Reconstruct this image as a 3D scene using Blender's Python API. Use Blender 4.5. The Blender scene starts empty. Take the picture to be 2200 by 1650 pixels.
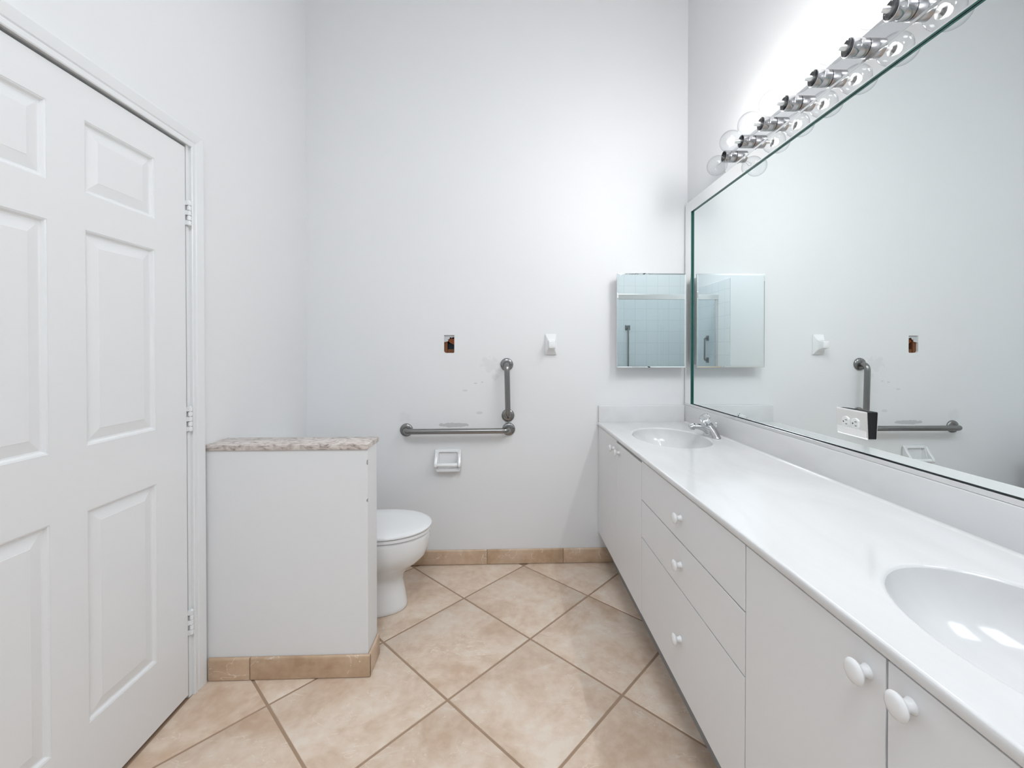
import bpy, bmesh, math, random
from mathutils import Vector, Matrix
from mathutils.geometry import tessellate_polygon

random.seed(4)
scene = bpy.context.scene
col = scene.collection
R = math.radians

# ------------------------------------------------------------------ camera, world, exposure
H = 1.285
F_PX, CX, CY = 924.2, 1115.0, 758.5
YAW, PITCH, ROLL = 0.0348, 0.0083, -0.0003
cam = bpy.data.cameras.new('camera')
cam.sensor_width = 36.0
cam.sensor_fit = 'HORIZONTAL'
cam.lens = F_PX / 2200 * 36.0
cam.shift_x = -(CX - 1100) / 2200
cam.shift_y = -(825 - CY) / 2200
cam.clip_start = 0.01
cam_ob = bpy.data.objects.new('camera', cam)
col.objects.link(cam_ob)
cam_ob.location = (0, 0, H)
cam_ob.rotation_euler = (R(90) - PITCH, 0, -YAW)
scene.camera = cam_ob

world = bpy.data.worlds.new('world')
scene.world = world
world.use_nodes = True
world.node_tree.nodes['Background'].inputs[0].default_value = (0.93, 0.967, 1.0, 1)
world.node_tree.nodes['Background'].inputs[1].default_value = 5.9

scene.view_settings.view_transform = 'Standard'
scene.view_settings.look = 'None'
scene.view_settings.exposure = 1.35
scene.view_settings.gamma = 1.0
scene.view_settings.use_curve_mapping = False

BULB_STRENGTH = 182.0

# ------------------------------------------------------------------ room dimensions (metres)
XL, XR, YB = -1.162, 1.111, 2.5755
YS = -1.66           # shower screen plane
YE = -2.50           # shower back wall
ZC = 4.00            # ceiling
FX = 0.569           # vanity front plane
CT = 0.848           # counter top height

# unseen skylight added over the rear of the room for fill light; the portal only guides sampling of that opening
SKX0, SKX1, SKY0, SKY1, SKZ = -0.60, 0.60, -1.45, -0.15, 4.12
sky_l = bpy.data.lights.new('added_skylight_portal', 'AREA')
sky_l.shape = 'RECTANGLE'; sky_l.size = SKX1 - SKX0; sky_l.size_y = SKY1 - SKY0
sky_l.cycles.is_portal = True
sky_o = bpy.data.objects.new('added_skylight_portal', sky_l)
sky_o.location = ((SKX0 + SKX1) / 2, (SKY0 + SKY1) / 2, SKZ + 0.03)
col.objects.link(sky_o)

# ------------------------------------------------------------------ materials
def new_mat(name):
    m = bpy.data.materials.new(name)
    m.use_nodes = True
    nt = m.node_tree
    return m, nt, nt.nodes['Principled BSDF']

def principled(name, color, rough=0.5, metal=0.0, spec=0.5, coat=0.0, bump=None, bump_scale=200, bump_dist=0.0005):
    m, nt, b = new_mat(name)
    b.inputs['Base Color'].default_value = (*color, 1)
    b.inputs['Roughness'].default_value = rough
    b.inputs['Metallic'].default_value = metal
    b.inputs['Specular IOR Level'].default_value = spec
    b.inputs['Coat Weight'].default_value = coat
    if bump:
        geo = nt.nodes.new('ShaderNodeNewGeometry')
        n = nt.nodes.new('ShaderNodeTexNoise'); n.inputs['Scale'].default_value = bump_scale
        n.inputs['Detail'].default_value = 3
        bp = nt.nodes.new('ShaderNodeBump'); bp.inputs['Strength'].default_value = bump
        bp.inputs['Distance'].default_value = bump_dist
        nt.links.new(geo.outputs['Position'], n.inputs['Vector'])
        nt.links.new(n.outputs['Fac'], bp.inputs['Height'])
        nt.links.new(bp.outputs['Normal'], b.inputs['Normal'])
    return m

def ramp(nt, stops):
    r = nt.nodes.new('ShaderNodeValToRGB')
    e = r.color_ramp.elements
    while len(e) < len(stops): e.new(0.5)
    for i, (p, c) in enumerate(stops):
        e[i].position = p; e[i].color = (*c, 1)
    return r

def math_node(nt, op, a=None, b=None, clamp=False):
    n = nt.nodes.new('ShaderNodeMath'); n.operation = op; n.use_clamp = clamp
    for i, v in enumerate((a, b)):
        if v is None: continue
        if isinstance(v, (int, float)): n.inputs[i].default_value = v
        else: nt.links.new(v, n.inputs[i])
    return n.outputs[0]

PAINT = (0.85, 0.855, 0.865)
M = {}
M['paint'] = principled('wall_paint', PAINT, 0.55, spec=0.3, bump=0.25, bump_scale=160)
M['ceiling'] = principled('ceiling_paint', (0.86, 0.86, 0.86), 0.8)
M['door'] = principled('door_paint', (0.85, 0.855, 0.865), 0.38, bump=0.1, bump_scale=90)
M['trim'] = principled('trim_paint', (0.84, 0.85, 0.86), 0.32)
M['laminate'] = principled('cabinet_laminate', (0.84, 0.845, 0.855), 0.42)
M['carcass'] = principled('carcass_shaded_grey', (0.36, 0.36, 0.36), 0.6)  # white carcass painted grey so the gaps between fronts read as shade
M['knob'] = principled('white_knob', (0.88, 0.88, 0.885), 0.22)
M['ceramic'] = principled('white_ceramic', (0.90, 0.905, 0.915), 0.10, coat=0.3)
M['seat'] = principled('toilet_seat_plastic', (0.91, 0.915, 0.925), 0.2)
M['chrome'] = principled('chrome', (0.80, 0.81, 0.82), 0.06, metal=1.0)
M['dark_chrome'] = principled('socket_chrome', (0.46, 0.46, 0.47), 0.24, metal=1.0)
M['faucet'] = principled('faucet_chrome', (0.55, 0.555, 0.565), 0.08, metal=1.0)
M['steel'] = principled('brushed_steel', (0.27, 0.265, 0.26), 0.27, metal=1.0)
M['channel'] = principled('aluminium_channel', (0.80, 0.80, 0.80), 0.25, metal=1.0)
M['mirror'] = principled('mirror_silver', (0.90, 0.945, 0.94), 0.0, metal=1.0)
M['strip'] = principled('mirror_strip_silver', (0.93, 0.93, 0.92), 0.015, metal=1.0)
M['green_edge'] = principled('mirror_glass_edge', (0.03, 0.15, 0.13), 0.10)
M['black'] = principled('black_backing', (0.008, 0.008, 0.009), 0.7)
M['outlet'] = principled('outlet_plastic', (0.87, 0.87, 0.86), 0.3)
M['slot'] = principled('outlet_slot', (0.02, 0.02, 0.02), 0.6)
M['wood'] = principled('raw_stud_wood', (0.20, 0.075, 0.03), 0.8, bump=0.5, bump_scale=60, bump_dist=0.002)
M['brown'] = principled('cavity_brown', (0.025, 0.009, 0.006), 0.9)
M['rust'] = principled('rust_orange', (0.26, 0.065, 0.015), 0.7, bump=0.6, bump_scale=90, bump_dist=0.002)
M['navy'] = principled('junction_box_blue', (0.006, 0.022, 0.035), 0.6)
M['paper'] = principled('torn_plasterboard', (0.62, 0.63, 0.64), 0.9)
M['grout'] = principled('grout', (0.40, 0.275, 0.19), 0.85, bump=0.4, bump_scale=300)
M['filament'] = None

def m_filament():
    m, nt, b = new_mat('bulb_filament_glow')
    nt.nodes.remove(b)
    e = nt.nodes.new('ShaderNodeEmission')
    e.inputs[0].default_value = (1.0, 0.985, 0.96, 1)
    e.inputs[1].default_value = BULB_STRENGTH
    nt.links.new(e.outputs[0], nt.nodes['Material Output'].inputs[0])
    return m
M['filament'] = m_filament()
M['filament_off'] = principled('bulb_filament_dark', (0.25, 0.25, 0.26), 0.3, metal=0.8)

def m_thin_glass(name, tint, ior=1.45):
    m, nt, b = new_mat(name)
    nt.nodes.remove(b)
    lw = nt.nodes.new('ShaderNodeLayerWeight'); lw.inputs[0].default_value = 0.5
    k = math_node(nt, 'POWER', lw.outputs['Facing'], 4.0)
    k = math_node(nt, 'ADD', math_node(nt, 'MULTIPLY', k, 0.55), 0.05)
    tr = nt.nodes.new('ShaderNodeBsdfTransparent'); tr.inputs[0].default_value = (*tint, 1)
    gl = nt.nodes.new('ShaderNodeBsdfGlossy'); gl.inputs['Roughness'].default_value = 0.02
    mx = nt.nodes.new('ShaderNodeMixShader')
    rim = nt.nodes.new('ShaderNodeMixRGB')      # longer path through the glass at the rim
    rim.inputs[1].default_value = (*tint, 1); rim.inputs[2].default_value = (tint[0] * 0.72, tint[1] * 0.74, tint[2] * 0.76, 1)
    nt.links.new(math_node(nt, 'POWER', lw.outputs['Facing'], 3.0), rim.inputs[0]); nt.links.new(rim.outputs[0], tr.inputs[0])
    nt.links.new(k, mx.inputs[0])
    nt.links.new(tr.outputs[0], mx.inputs[1]); nt.links.new(gl.outputs[0], mx.inputs[2])
    nt.links.new(mx.outputs[0], nt.nodes['Material Output'].inputs[0])
    return m
# thin clear glass: straight-through transmission plus edge reflection
M['bulb_glass'] = m_thin_glass('bulb_glass', (0.97, 0.975, 0.98), 1.5)
M['shower_glass'] = m_thin_glass('shower_glass', (0.93, 0.96, 0.97), 1.5)

def m_acrylic():
    m, nt, b = new_mat('clear_acrylic')
    b.inputs['Base Color'].default_value = (0.97, 0.98, 0.99, 1)
    b.inputs['Roughness'].default_value = 0.03
    b.inputs['Transmission Weight'].default_value = 1.0
    b.inputs['IOR'].default_value = 1.49
    return m
M['acrylic'] = m_acrylic()

def m_marble():
    m, nt, b = new_mat('cultured_marble')
    geo = nt.nodes.new('ShaderNodeNewGeometry')
    mp = nt.nodes.new('ShaderNodeMapping'); mp.inputs['Scale'].default_value = (7, 2.2, 6); mp.inputs['Rotation'].default_value = (0, 0, 0.3)
    n = nt.nodes.new('ShaderNodeTexNoise'); n.inputs['Scale'].default_value = 1.0; n.inputs['Detail'].default_value = 5
    n.inputs['Distortion'].default_value = 1.2
    r = ramp(nt, [(0.3, (0.73, 0.73, 0.735)), (0.55, (0.77, 0.77, 0.775)), (0.75, (0.79, 0.792, 0.80))])
    nt.links.new(geo.outputs['Position'], mp.inputs[0]); nt.links.new(mp.outputs[0], n.inputs['Vector'])
    nt.links.new(n.outputs['Fac'], r.inputs[0]); nt.links.new(r.outputs[0], b.inputs['Base Color'])
    b.inputs['Roughness'].default_value = 0.13
    return m
M['marble'] = m_marble()

def m_tile(name, dark, mid, light):
    m, nt, b = new_mat(name)
    geo = nt.nodes.new('ShaderNodeNewGeometry')
    oi = nt.nodes.new('ShaderNodeObjectInfo')
    sc = nt.nodes.new('ShaderNodeVectorMath'); sc.operation = 'SCALE'
    cmb = nt.nodes.new('ShaderNodeCombineXYZ')
    nt.links.new(math_node(nt, 'MULTIPLY', oi.outputs['Random'], 37.0), cmb.inputs[0])
    nt.links.new(math_node(nt, 'MULTIPLY', oi.outputs['Random'], 91.0), cmb.inputs[1])
    add = nt.nodes.new('ShaderNodeVectorMath'); add.operation = 'ADD'
    nt.links.new(geo.outputs['Position'], add.inputs[0]); nt.links.new(cmb.outputs[0], add.inputs[1])
    n1 = nt.nodes.new('ShaderNodeTexNoise'); n1.inputs['Scale'].default_value = 4.5; n1.inputs['Detail'].default_value = 6
    n1.inputs['Roughness'].default_value = 0.62; n1.inputs['Distortion'].default_value = 0.6
    n2 = nt.nodes.new('ShaderNodeTexNoise'); n2.inputs['Scale'].default_value = 26; n2.inputs['Detail'].default_value = 4
    mp = nt.nodes.new('ShaderNodeMapping'); mp.inputs['Scale'].default_value = (3.2, 8.5, 5)
    n3 = nt.nodes.new('ShaderNodeTexNoise'); n3.inputs['Scale'].default_value = 1.6; n3.inputs['Detail'].default_value = 3
    n3.inputs['Distortion'].default_value = 1.5
    for n in (n1, n2): nt.links.new(add.outputs[0], n.inputs['Vector'])
    nt.links.new(add.outputs[0], mp.inputs[0]); nt.links.new(mp.outputs[0], n3.inputs['Vector'])
    fac = math_node(nt, 'ADD', math_node(nt, 'MULTIPLY', n1.outputs['Fac'], 0.72), math_node(nt, 'MULTIPLY', n2.outputs['Fac'], 0.28))
    fac = math_node(nt, 'ADD', fac, math_node(nt, 'MULTIPLY', math_node(nt, 'SUBTRACT', oi.outputs['Random'], 0.5), 0.05))
    r = ramp(nt, [(0.36, dark), (0.5, mid), (0.64, light)])
    nt.links.new(fac, r.inputs[0])
    # thin pale veins
    v = math_node(nt, 'ABSOLUTE', math_node(nt, 'SUBTRACT', n3.outputs['Fac'], 0.56))
    v = math_node(nt, 'SUBTRACT', 1.0, math_node(nt, 'MULTIPLY', v, 90.0), clamp=True)
    v = math_node(nt, 'MULTIPLY', v, math_node(nt, 'GREATER_THAN', n1.outputs['Fac'], 0.47))
    mix = nt.nodes.new('ShaderNodeMixRGB'); mix.inputs[2].default_value = (0.86, 0.77, 0.67, 1)
    nt.links.new(math_node(nt, 'MULTIPLY', v, 0.75), mix.inputs[0]); nt.links.new(r.outputs[0], mix.inputs[1])
    nt.links.new(mix.outputs[0], b.inputs['Base Color'])
    b.inputs['Roughness'].default_value = 0.34
    bp = nt.nodes.new('ShaderNodeBump'); bp.inputs['Strength'].default_value = 0.18; bp.inputs['Distance'].default_value = 0.002
    nt.links.new(fac, bp.inputs['Height']); nt.links.new(bp.outputs[0], b.inputs['Normal'])
    return m
M['tile'] = m_tile('floor_tile_ceramic', (0.63, 0.46, 0.33), (0.75, 0.60, 0.475), (0.83, 0.72, 0.61))
M['base_tile'] = m_tile('baseboard_tile_ceramic', (0.48, 0.32, 0.20), (0.60, 0.43, 0.295), (0.70, 0.54, 0.41))

def m_granite():
    m, nt, b = new_mat('pale_granite')
    geo = nt.nodes.new('ShaderNodeNewGeometry')
    mp = nt.nodes.new('ShaderNodeMapping'); mp.inputs['Scale'].default_value = (13, 24, 24); mp.inputs['Rotation'].default_value = (0, 0, 0.5)
    n1 = nt.nodes.new('ShaderNodeTexNoise'); n1.inputs['Scale'].default_value = 1.4; n1.inputs['Detail'].default_value = 8; n1.inputs['Distortion'].default_value = 1.8
    n2 = nt.nodes.new('ShaderNodeTexNoise'); n2.inputs['Scale'].default_value = 55; n2.inputs['Detail'].default_value = 4
    nt.links.new(geo.outputs['Position'], mp.inputs[0]); nt.links.new(mp.outputs[0], n1.inputs['Vector'])
    nt.links.new(geo.outputs['Position'], n2.inputs['Vector'])
    fac = math_node(nt, 'ADD', math_node(nt, 'MULTIPLY', n1.outputs['Fac'], 0.75), math_node(nt, 'MULTIPLY', n2.outputs['Fac'], 0.25))
    r = ramp(nt, [(0.36, (0.30, 0.25, 0.22)), (0.43, (0.50, 0.43, 0.39)), (0.50, (0.66, 0.575, 0.535)), (0.60, (0.73, 0.685, 0.64))])
    nt.links.new(fac, r.inputs[0]); nt.links.new(r.outputs[0], b.inputs['Base Color'])
    b.inputs['Roughness'].default_value = 0.22
    return m
M['granite'] = m_granite()

def m_back_wall():
    """white paint with peeled, scuffed patches of a shape of their own"""
    m, nt, b = new_mat('wall_paint_scuffed')
    b.inputs['Roughness'].default_value = 0.55
    b.inputs['Specular IOR Level'].default_value = 0.3
    geo = nt.nodes.new('ShaderNodeNewGeometry')
    sep = nt.nodes.new('ShaderNodeSeparateXYZ'); nt.links.new(geo.outputs['Position'], sep.inputs[0])
    nz = nt.nodes.new('ShaderNodeTexNoise'); nz.inputs['Scale'].default_value = 38; nz.inputs['Detail'].default_value = 4
    nt.links.new(geo.outputs['Position'], nz.inputs['Vector'])
    ng = nt.nodes.new('ShaderNodeTexNoise'); ng.inputs['Scale'].default_value = 160; ng.inputs['Detail'].default_value = 3
    nt.links.new(geo.outputs['Position'], ng.inputs['Vector'])
    total = None
    for (cx, cz, a, h, amt, soft, nk) in [(-0.300, 0.834, 0.095, 0.014, 0.62, 10.0, 0.9), (-0.147, 0.906, 0.024, 0.009, 0.28, 5.0, 1.0),
                                          (-0.080, 1.190, 0.060, 0.056, 0.13, 1.6, 2.4), (-0.590, 0.880, 0.045, 0.038, 0.10, 1.2, 1.2),
                                          (-0.052, 1.120, 0.020, 0.020, 0.14, 3.0, 2.0), (-0.230, 1.04, 0.016, 0.005, 0.3, 3.0, 1.5),
                                          (-0.17, 1.083, 0.010, 0.004, 0.4, 4.0, 1.0), (-0.13, 1.09, 0.008, 0.004, 0.4, 4.0, 1.0)]:
        dx = math_node(nt, 'DIVIDE', math_node(nt, 'SUBTRACT', sep.outputs[0], cx), a)
        dz = math_node(nt, 'DIVIDE', math_node(nt, 'SUBTRACT', sep.outputs[2], cz), h)
        d = math_node(nt, 'ADD', math_node(nt, 'MULTIPLY', dx, dx), math_node(nt, 'MULTIPLY', dz, dz))
        d = math_node(nt, 'ADD', d, math_node(nt, 'MULTIPLY', math_node(nt, 'SUBTRACT', nz.outputs['Fac'], 0.5), nk * 2))
        k = math_node(nt, 'MULTIPLY', math_node(nt, 'SUBTRACT', 1.0, d), soft, clamp=True)
        k = math_node(nt, 'MULTIPLY', k, amt)
        total = k if total is None else math_node(nt, 'MAXIMUM', total, k)
    mix = nt.nodes.new('ShaderNodeMixRGB')
    mix.inputs[1].default_value = (*PAINT, 1); mix.inputs[2].default_value = (0.46, 0.455, 0.46, 1)
    nt.links.new(total, mix.inputs[0]); nt.links.new(mix.outputs[0], b.inputs['Base Color'])
    bp = nt.nodes.new('ShaderNodeBump'); bp.inputs['Strength'].default_value = 0.25; bp.inputs['Distance'].default_value = 0.0005
    nt.links.new(ng.outputs['Fac'], bp.inputs['Height']); nt.links.new(bp.outputs[0], b.inputs['Normal'])
    return m
M['back_wall'] = m_back_wall()

def m_shower_tile():
    m, nt, b = new_mat('shower_wall_tile')
    tc = nt.nodes.new('ShaderNodeNewGeometry')
    sep = nt.nodes.new('ShaderNodeSeparateXYZ'); nt.links.new(tc.outputs['Position'], sep.inputs[0])
    cmb = nt.nodes.new('ShaderNodeCombineXYZ')
    nt.links.new(math_node(nt, 'ADD', sep.outputs[0], sep.outputs[1]), cmb.inputs[0]); nt.links.new(sep.outputs[2], cmb.inputs[1])
    br = nt.nodes.new('ShaderNodeTexBrick'); br.offset = 0.0; br.inputs['Scale'].default_value = 1.0
    br.inputs['Brick Width'].default_value = 0.2; br.inputs['Row Height'].default_value = 0.2; br.inputs['Mortar Size'].default_value = 0.003
    br.inputs['Color1'].default_value = (0.76, 0.785, 0.80, 1); br.inputs['Color2'].default_value = (0.74, 0.77, 0.79, 1)
    br.inputs['Mortar'].default_value = (0.62, 0.65, 0.67, 1)
    nt.links.new(cmb.outputs[0], br.inputs['Vector']); nt.links.new(br.outputs['Color'], b.inputs['Base Color'])
    b.inputs['Roughness'].default_value = 0.15
    return m
M['shower_tile'] = m_shower_tile()

# ------------------------------------------------------------------ mesh helpers
WL = {}
def tag(o, label=None, cat=None, group=None, kind=None):
    if label: o['label'] = label
    if cat: o['category'] = cat
    if group: o['group'] = group
    if kind: o['kind'] = kind
    return o

def thing(name, loc, label, cat, group=None):
    o = bpy.data.objects.new(name, None)
    o.empty_display_size = 0.05
    col.objects.link(o); o.location = loc; WL[o] = Vector(loc)
    return tag(o, label, cat, group)

def build(name, bm, mat, parent=None, smooth=None, kind=None, label=None):
    """world-space bmesh -> one mesh object with its origin at the centre of its base"""
    bmesh.ops.recalc_face_normals(bm, faces=bm.faces)
    co = [v.co for v in bm.verts]
    lo = Vector([min(c[i] for c in co) for i in range(3)]); hi = Vector([max(c[i] for c in co) for i in range(3)])
    org = Vector(((lo.x + hi.x) / 2, (lo.y + hi.y) / 2, lo.z))
    bmesh.ops.translate(bm, verts=bm.verts, vec=-org)
    me = bpy.data.meshes.new(name)
    bm.to_mesh(me); bm.free()
    for m in (mat if isinstance(mat, (list, tuple)) else [mat]): me.materials.append(m)
    if smooth:
        me.polygons.foreach_set('use_smooth', [True] * len(me.polygons))
        me.set_sharp_from_angle(angle=R(smooth))
    o = bpy.data.objects.new(name, me)
    col.objects.link(o)
    WL[o] = org
    if parent is not None:
        o.parent = parent; o.location = org - WL[parent]
    else:
        o.location = org
    return tag(o, label, None, None, kind)

def B(): return bmesh.new()

def box(bm, x0, x1, y0, y1, z0, z1, bev=0.0, seg=2, mi=0):
    t = bmesh.new()
    bmesh.ops.create_cube(t, size=1)
    for v in t.verts:
        v.co = Vector((x0 + (v.co.x + .5) * (x1 - x0), y0 + (v.co.y + .5) * (y1 - y0), z0 + (v.co.z + .5) * (z1 - z0)))
    if bev > 0: bmesh.ops.bevel(t, geom=t.edges[:], offset=bev, segments=seg, affect='EDGES', profile=0.5)
    merge(bm, t, mi)

def merge(bm, t, mi=0, mat=None):
    vs = [bm.verts.new(mat @ v.co if mat else v.co) for v in t.verts]
    t.verts.index_update()
    for f in t.faces:
        try:
            nf = bm.faces.new([vs[v.index] for v in f.verts]); nf.material_index = mi
        except ValueError: pass
    t.free()

def loft(bm, rings, cap0=True, cap1=True, closed=True, mi=0):
    vr = [[bm.verts.new(p) for p in r] for r in rings]
    n = len(rings[0])
    for a, b in zip(vr, vr[1:]):
        for i in range(n if closed else n - 1):
            j = (i + 1) % n
            f = bm.faces.new((a[i], a[j], b[j], b[i])); f.material_index = mi
    if cap0: bm.faces.new(vr[0][::-1]).material_index = mi
    if cap1: bm.faces.new(vr[-1]).material_index = mi
    return vr

def frame_of(axis):
    a = Vector(axis).normalized()
    u = a.orthogonal().normalized()
    return u, a.cross(u), a

def lathe(bm, org, axis, prof, n=32, cap0=True, cap1=True, mi=0):
    u, v, a = frame_of(axis); o = Vector(org)
    rings = []
    for r, h in prof:
        rings.append([o + a * h + (u * math.cos(2 * math.pi * i / n) + v * math.sin(2 * math.pi * i / n)) * max(r, 1e-5) for i in range(n)])
    loft(bm, rings, cap0, cap1, mi=mi)

def fillet(pts, rad, n=8):
    pts = [Vector(p) for p in pts]; out = [pts[0]]
    for a, b, c in zip(pts, pts[1:], pts[2:]):
        d1 = (a - b).normalized(); d2 = (c - b).normalized()
        p1 = b + d1 * rad; p2 = b + d2 * rad
        for i in range(n + 1):
            t = i / n
            out.append(p1 * (1 - t) ** 2 + b * 2 * t * (1 - t) + p2 * t * t)
    return out + [pts[-1]]

def tube(bm, pts, r, n=20, mi=0):
    pts = [Vector(p) for p in pts]
    rs = r if isinstance(r, list) else [r] * len(pts)
    tang = [(pts[min(i + 1, len(pts) - 1)] - pts[max(i - 1, 0)]).normalized() for i in range(len(pts))]
    u = tang[0].orthogonal().normalized(); rings = []
    for p, t, rr in zip(pts, tang, rs):
        u = (u - t * u.dot(t)).normalized(); v = t.cross(u)
        rings.append([p + (u * math.cos(2 * math.pi * i / n) + v * math.sin(2 * math.pi * i / n)) * rr for i in range(n)])
    loft(bm, rings, mi=mi)

def poly_face(bm, outer, holes=(), mi=0):
    loops = [[Vector(p) for p in outer]] + [[Vector(p) for p in h] for h in holes]
    flat = [p for l in loops for p in l]
    vs = [bm.verts.new(p) for p in flat]
    for t in tessellate_polygon(loops):
        try: bm.faces.new([vs[i] for i in t]).material_index = mi
        except ValueError: pass
    return vs

def wall_slab(bm, outer2, holes2, place, thick):
    """2-D outline with holes -> slab; place(u, v, d) maps to the room, d = depth into the wall"""
    for d in (0.0, thick):
        poly_face(bm, [place(u, v, d) for u, v in outer2], [[place(u, v, d) for u, v in h] for h in holes2])
    for lp in [outer2] + list(holes2):
        loft(bm, [[place(u, v, 0) for u, v in lp], [place(u, v, thick) for u, v in lp]], False, False)
    bmesh.ops.remove_doubles(bm, verts=bm.verts, dist=1e-6)

def round_rect(u0, u1, v0, v1, r, n=5):
    out = []
    rr = r if isinstance(r, (list, tuple)) else [r] * 4          # order: (u1,v1) (u0,v1) (u0,v0) (u1,v0)
    for k, (cu, cv, a0) in enumerate([(u1, v1, 0), (u0, v1, 90), (u0, v0, 180), (u1, v0, 270)]):
        q = rr[k]
        ox = cu - q if cu == u1 else cu + q
        oy = cv - q if cv == v1 else cv + q
        for i in range(n + 1):
            a = R(a0 + 90 * i / n)
            out.append((ox + q * math.cos(a), oy + q * math.sin(a)))
    return out

# ================================================================== THE ROOM SHELL
# floor: grout bed with tiles laid on the diagonal
bm = B(); box(bm, XL - 0.15, XR + 0.15, YE - 0.15, YB + 0.15, -0.12, -0.0025)
floor = build('floor', bm, M['grout'], kind='structure')
TD, TX0, TY0, GR = 0.6469, -0.2072, 2.222, 0.0092
TS = TD / math.sqrt(2) - GR      # tile side
hd = TS / math.sqrt(2)           # half diagonal
def clip(poly, axis, lim, keep_less):
    out = []
    for a, b in zip(poly, poly[1:] + poly[:1]):
        ia = (a[axis] <= lim) if keep_less else (a[axis] >= lim)
        ib = (b[axis] <= lim) if keep_less else (b[axis] >= lim)
        if ia: out.append(a)
        if ia != ib:
            t = (lim - a[axis]) / (b[axis] - a[axis])
            out.append((a[0] + (b[0] - a[0]) * t, a[1] + (b[1] - a[1]) * t))
    return out
def tile_bm(poly, z0, z1, bev):
    t = B()
    cx = sum(p[0] for p in poly) / len(poly); cy = sum(p[1] for p in poly) / len(poly)
    def inset(d): 
        out = []
        n = len(poly)
        for i in range(n):
            p0 = Vector(poly[i - 1]); p1 = Vector(poly[i]); p2 = Vector(poly[(i + 1) % n])
            e1 = (p1 - p0).normalized(); e2 = (p2 - p1).normalized()
            n1 = Vector((-e1.y, e1.x)); n2 = Vector((-e2.y, e2.x))
            k = n1 + n2
            if k.length < 1e-6: k = n1
            k.normalize(); c = max(k.dot(n1), 0.35)
            out.append(p1 + k * d / c)
        return out
    i1 = inset(bev * 0.35); i2 = inset(bev)
    loft(t, [[(p[0], p[1], z0) for p in poly], [(p[0], p[1], z1 - bev) for p in poly],
             [(p[0], p[1], z1 - bev * 0.3) for p in i1], [(p[0], p[1], z1) for p in i2]], True, True)
    return t
full_mesh = None
for r in range(-2, 16):
    for c2 in range(-6, 8):
        # tiles are centred half a diagonal beside the grout nodes
        cx = TX0 + TD * (c2 / 2.0); cy = TY0 - TD / 2 * r
        if (c2 + r) % 2 == 0: continue
        dia = [(cx, cy - hd), (cx + hd, cy), (cx, cy + hd), (cx - hd, cy)]
        p = clip(clip(clip(clip(dia, 0, XL + 0.002, False), 0, XR - 0.002, True), 1, YS + 0.06, False), 1, YB - 0.002, True)
        if len(p) < 3: continue
        q = []
        for a in p:
            if not q or (Vector(a) - Vector(q[-1])).length > 1e-4: q.append(a)
        if len(q) > 2 and (Vector(q[0]) - Vector(q[-1])).length < 1e-4: q.pop()
        area = abs(sum(a[0] * b[1] - a[1] * b[0] for a, b in zip(q, q[1:] + q[:1]))) / 2
        if len(q) < 3 or area < 0.0008: continue
        if len(q) == 4 and area > 0.99 * 2 * hd * hd:
            if full_mesh is None:
                o = build('tile', tile_bm(q, -0.010, 0.0, 0.0025), M['tile'], floor, smooth=40); full_mesh = o.data
            else:
                o = bpy.data.objects.new('tile', full_mesh); col.objects.link(o); o.parent = floor
                WL[o] = Vector((cx, cy, -0.010)); o.location = WL[o] - WL[floor]
        else:
            build('tile', tile_bm(q, -0.010, 0.0, min(0.0025, 0.05 * math.sqrt(area))), M['tile'], floor, smooth=40)

bm = B()
wall_slab(bm, [(XL - 0.15, YE - 0.15), (XR + 0.15, YE - 0.15), (XR + 0.15, YB + 0.15), (XL - 0.15, YB + 0.15)],
          [[(SKX0, SKY0), (SKX1, SKY0), (SKX1, SKY1), (SKX0, SKY1)]], lambda u, v, d: (u, v, ZC + d), SKZ - ZC)
build('ceiling', bm, M['ceiling'], kind='structure')
bm = B(); box(bm, SKX0 - 0.03, SKX1 + 0.03, SKY0 - 0.03, SKY1 + 0.03, SKZ + 0.001, SKZ + 0.007)
added_skylight = build('added_skylight_1', bm, M['bulb_glass'], kind='structure')  # pane of the added skylight, lets the fill light in
for a in ((SKX0 - 0.05, SKX0, SKY0 - 0.05, SKY1 + 0.05), (SKX1, SKX1 + 0.05, SKY0 - 0.05, SKY1 + 0.05), (SKX0, SKX1, SKY0 - 0.05, SKY0), (SKX0, SKX1, SKY1, SKY1 + 0.05)):
    bm = B(); box(bm, *a, SKZ + 0.0005, SKZ + 0.05, 0.002); build('added_skylight_frame', bm, M['trim'], added_skylight)

# back wall with the ragged cut-out of a removed switch box
HX0, HX1, HZ0, HZ1 = -0.3575, -0.2960, 1.2645, 1.3710
bm = B()
hole = round_rect(HX0, HX1, HZ0, HZ1, [0.0012, 0.0012, 0.013, 0.006])
wall_slab(bm, [(XL - 0.12, -0.02), (XR + 0.12, -0.02), (XR + 0.12, ZC), (XL - 0.12, ZC)], [hole], lambda u, v, d: (u, YB + d, v), 0.014)
wall_back = build('wall_back', bm, M['back_wall'], kind='structure')
bm = B()   # dark stud bay behind the hole
y0, y1 = YB + 0.0145, YB + 0.085
vs = {}
for (x, sx) in ((HX0 - 0.03, 0), (HX1 + 0.03, 1)):
    for (z, sz) in ((HZ0 - 0.03, 0), (HZ1 + 0.03, 1)):
        for (y, sy) in ((y0, 0), (y1, 1)): vs[sx, sy, sz] = bm.verts.new((x, y, z))
for f in [((0,1,0),(1,1,0),(1,1,1),(0,1,1)), ((0,0,0),(0,1,0),(0,1,1),(0,0,1)), ((1,0,0),(1,1,0),(1,1,1),(1,0,1)), ((0,0,0),(1,0,0),(1,1,0),(0,1,0)), ((0,0,1),(1,0,1),(1,1,1),(0,1,1))]:
    bm.faces.new([vs[k] for k in f])
build('wall_cavity', bm, M['brown'], wall_back)
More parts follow.
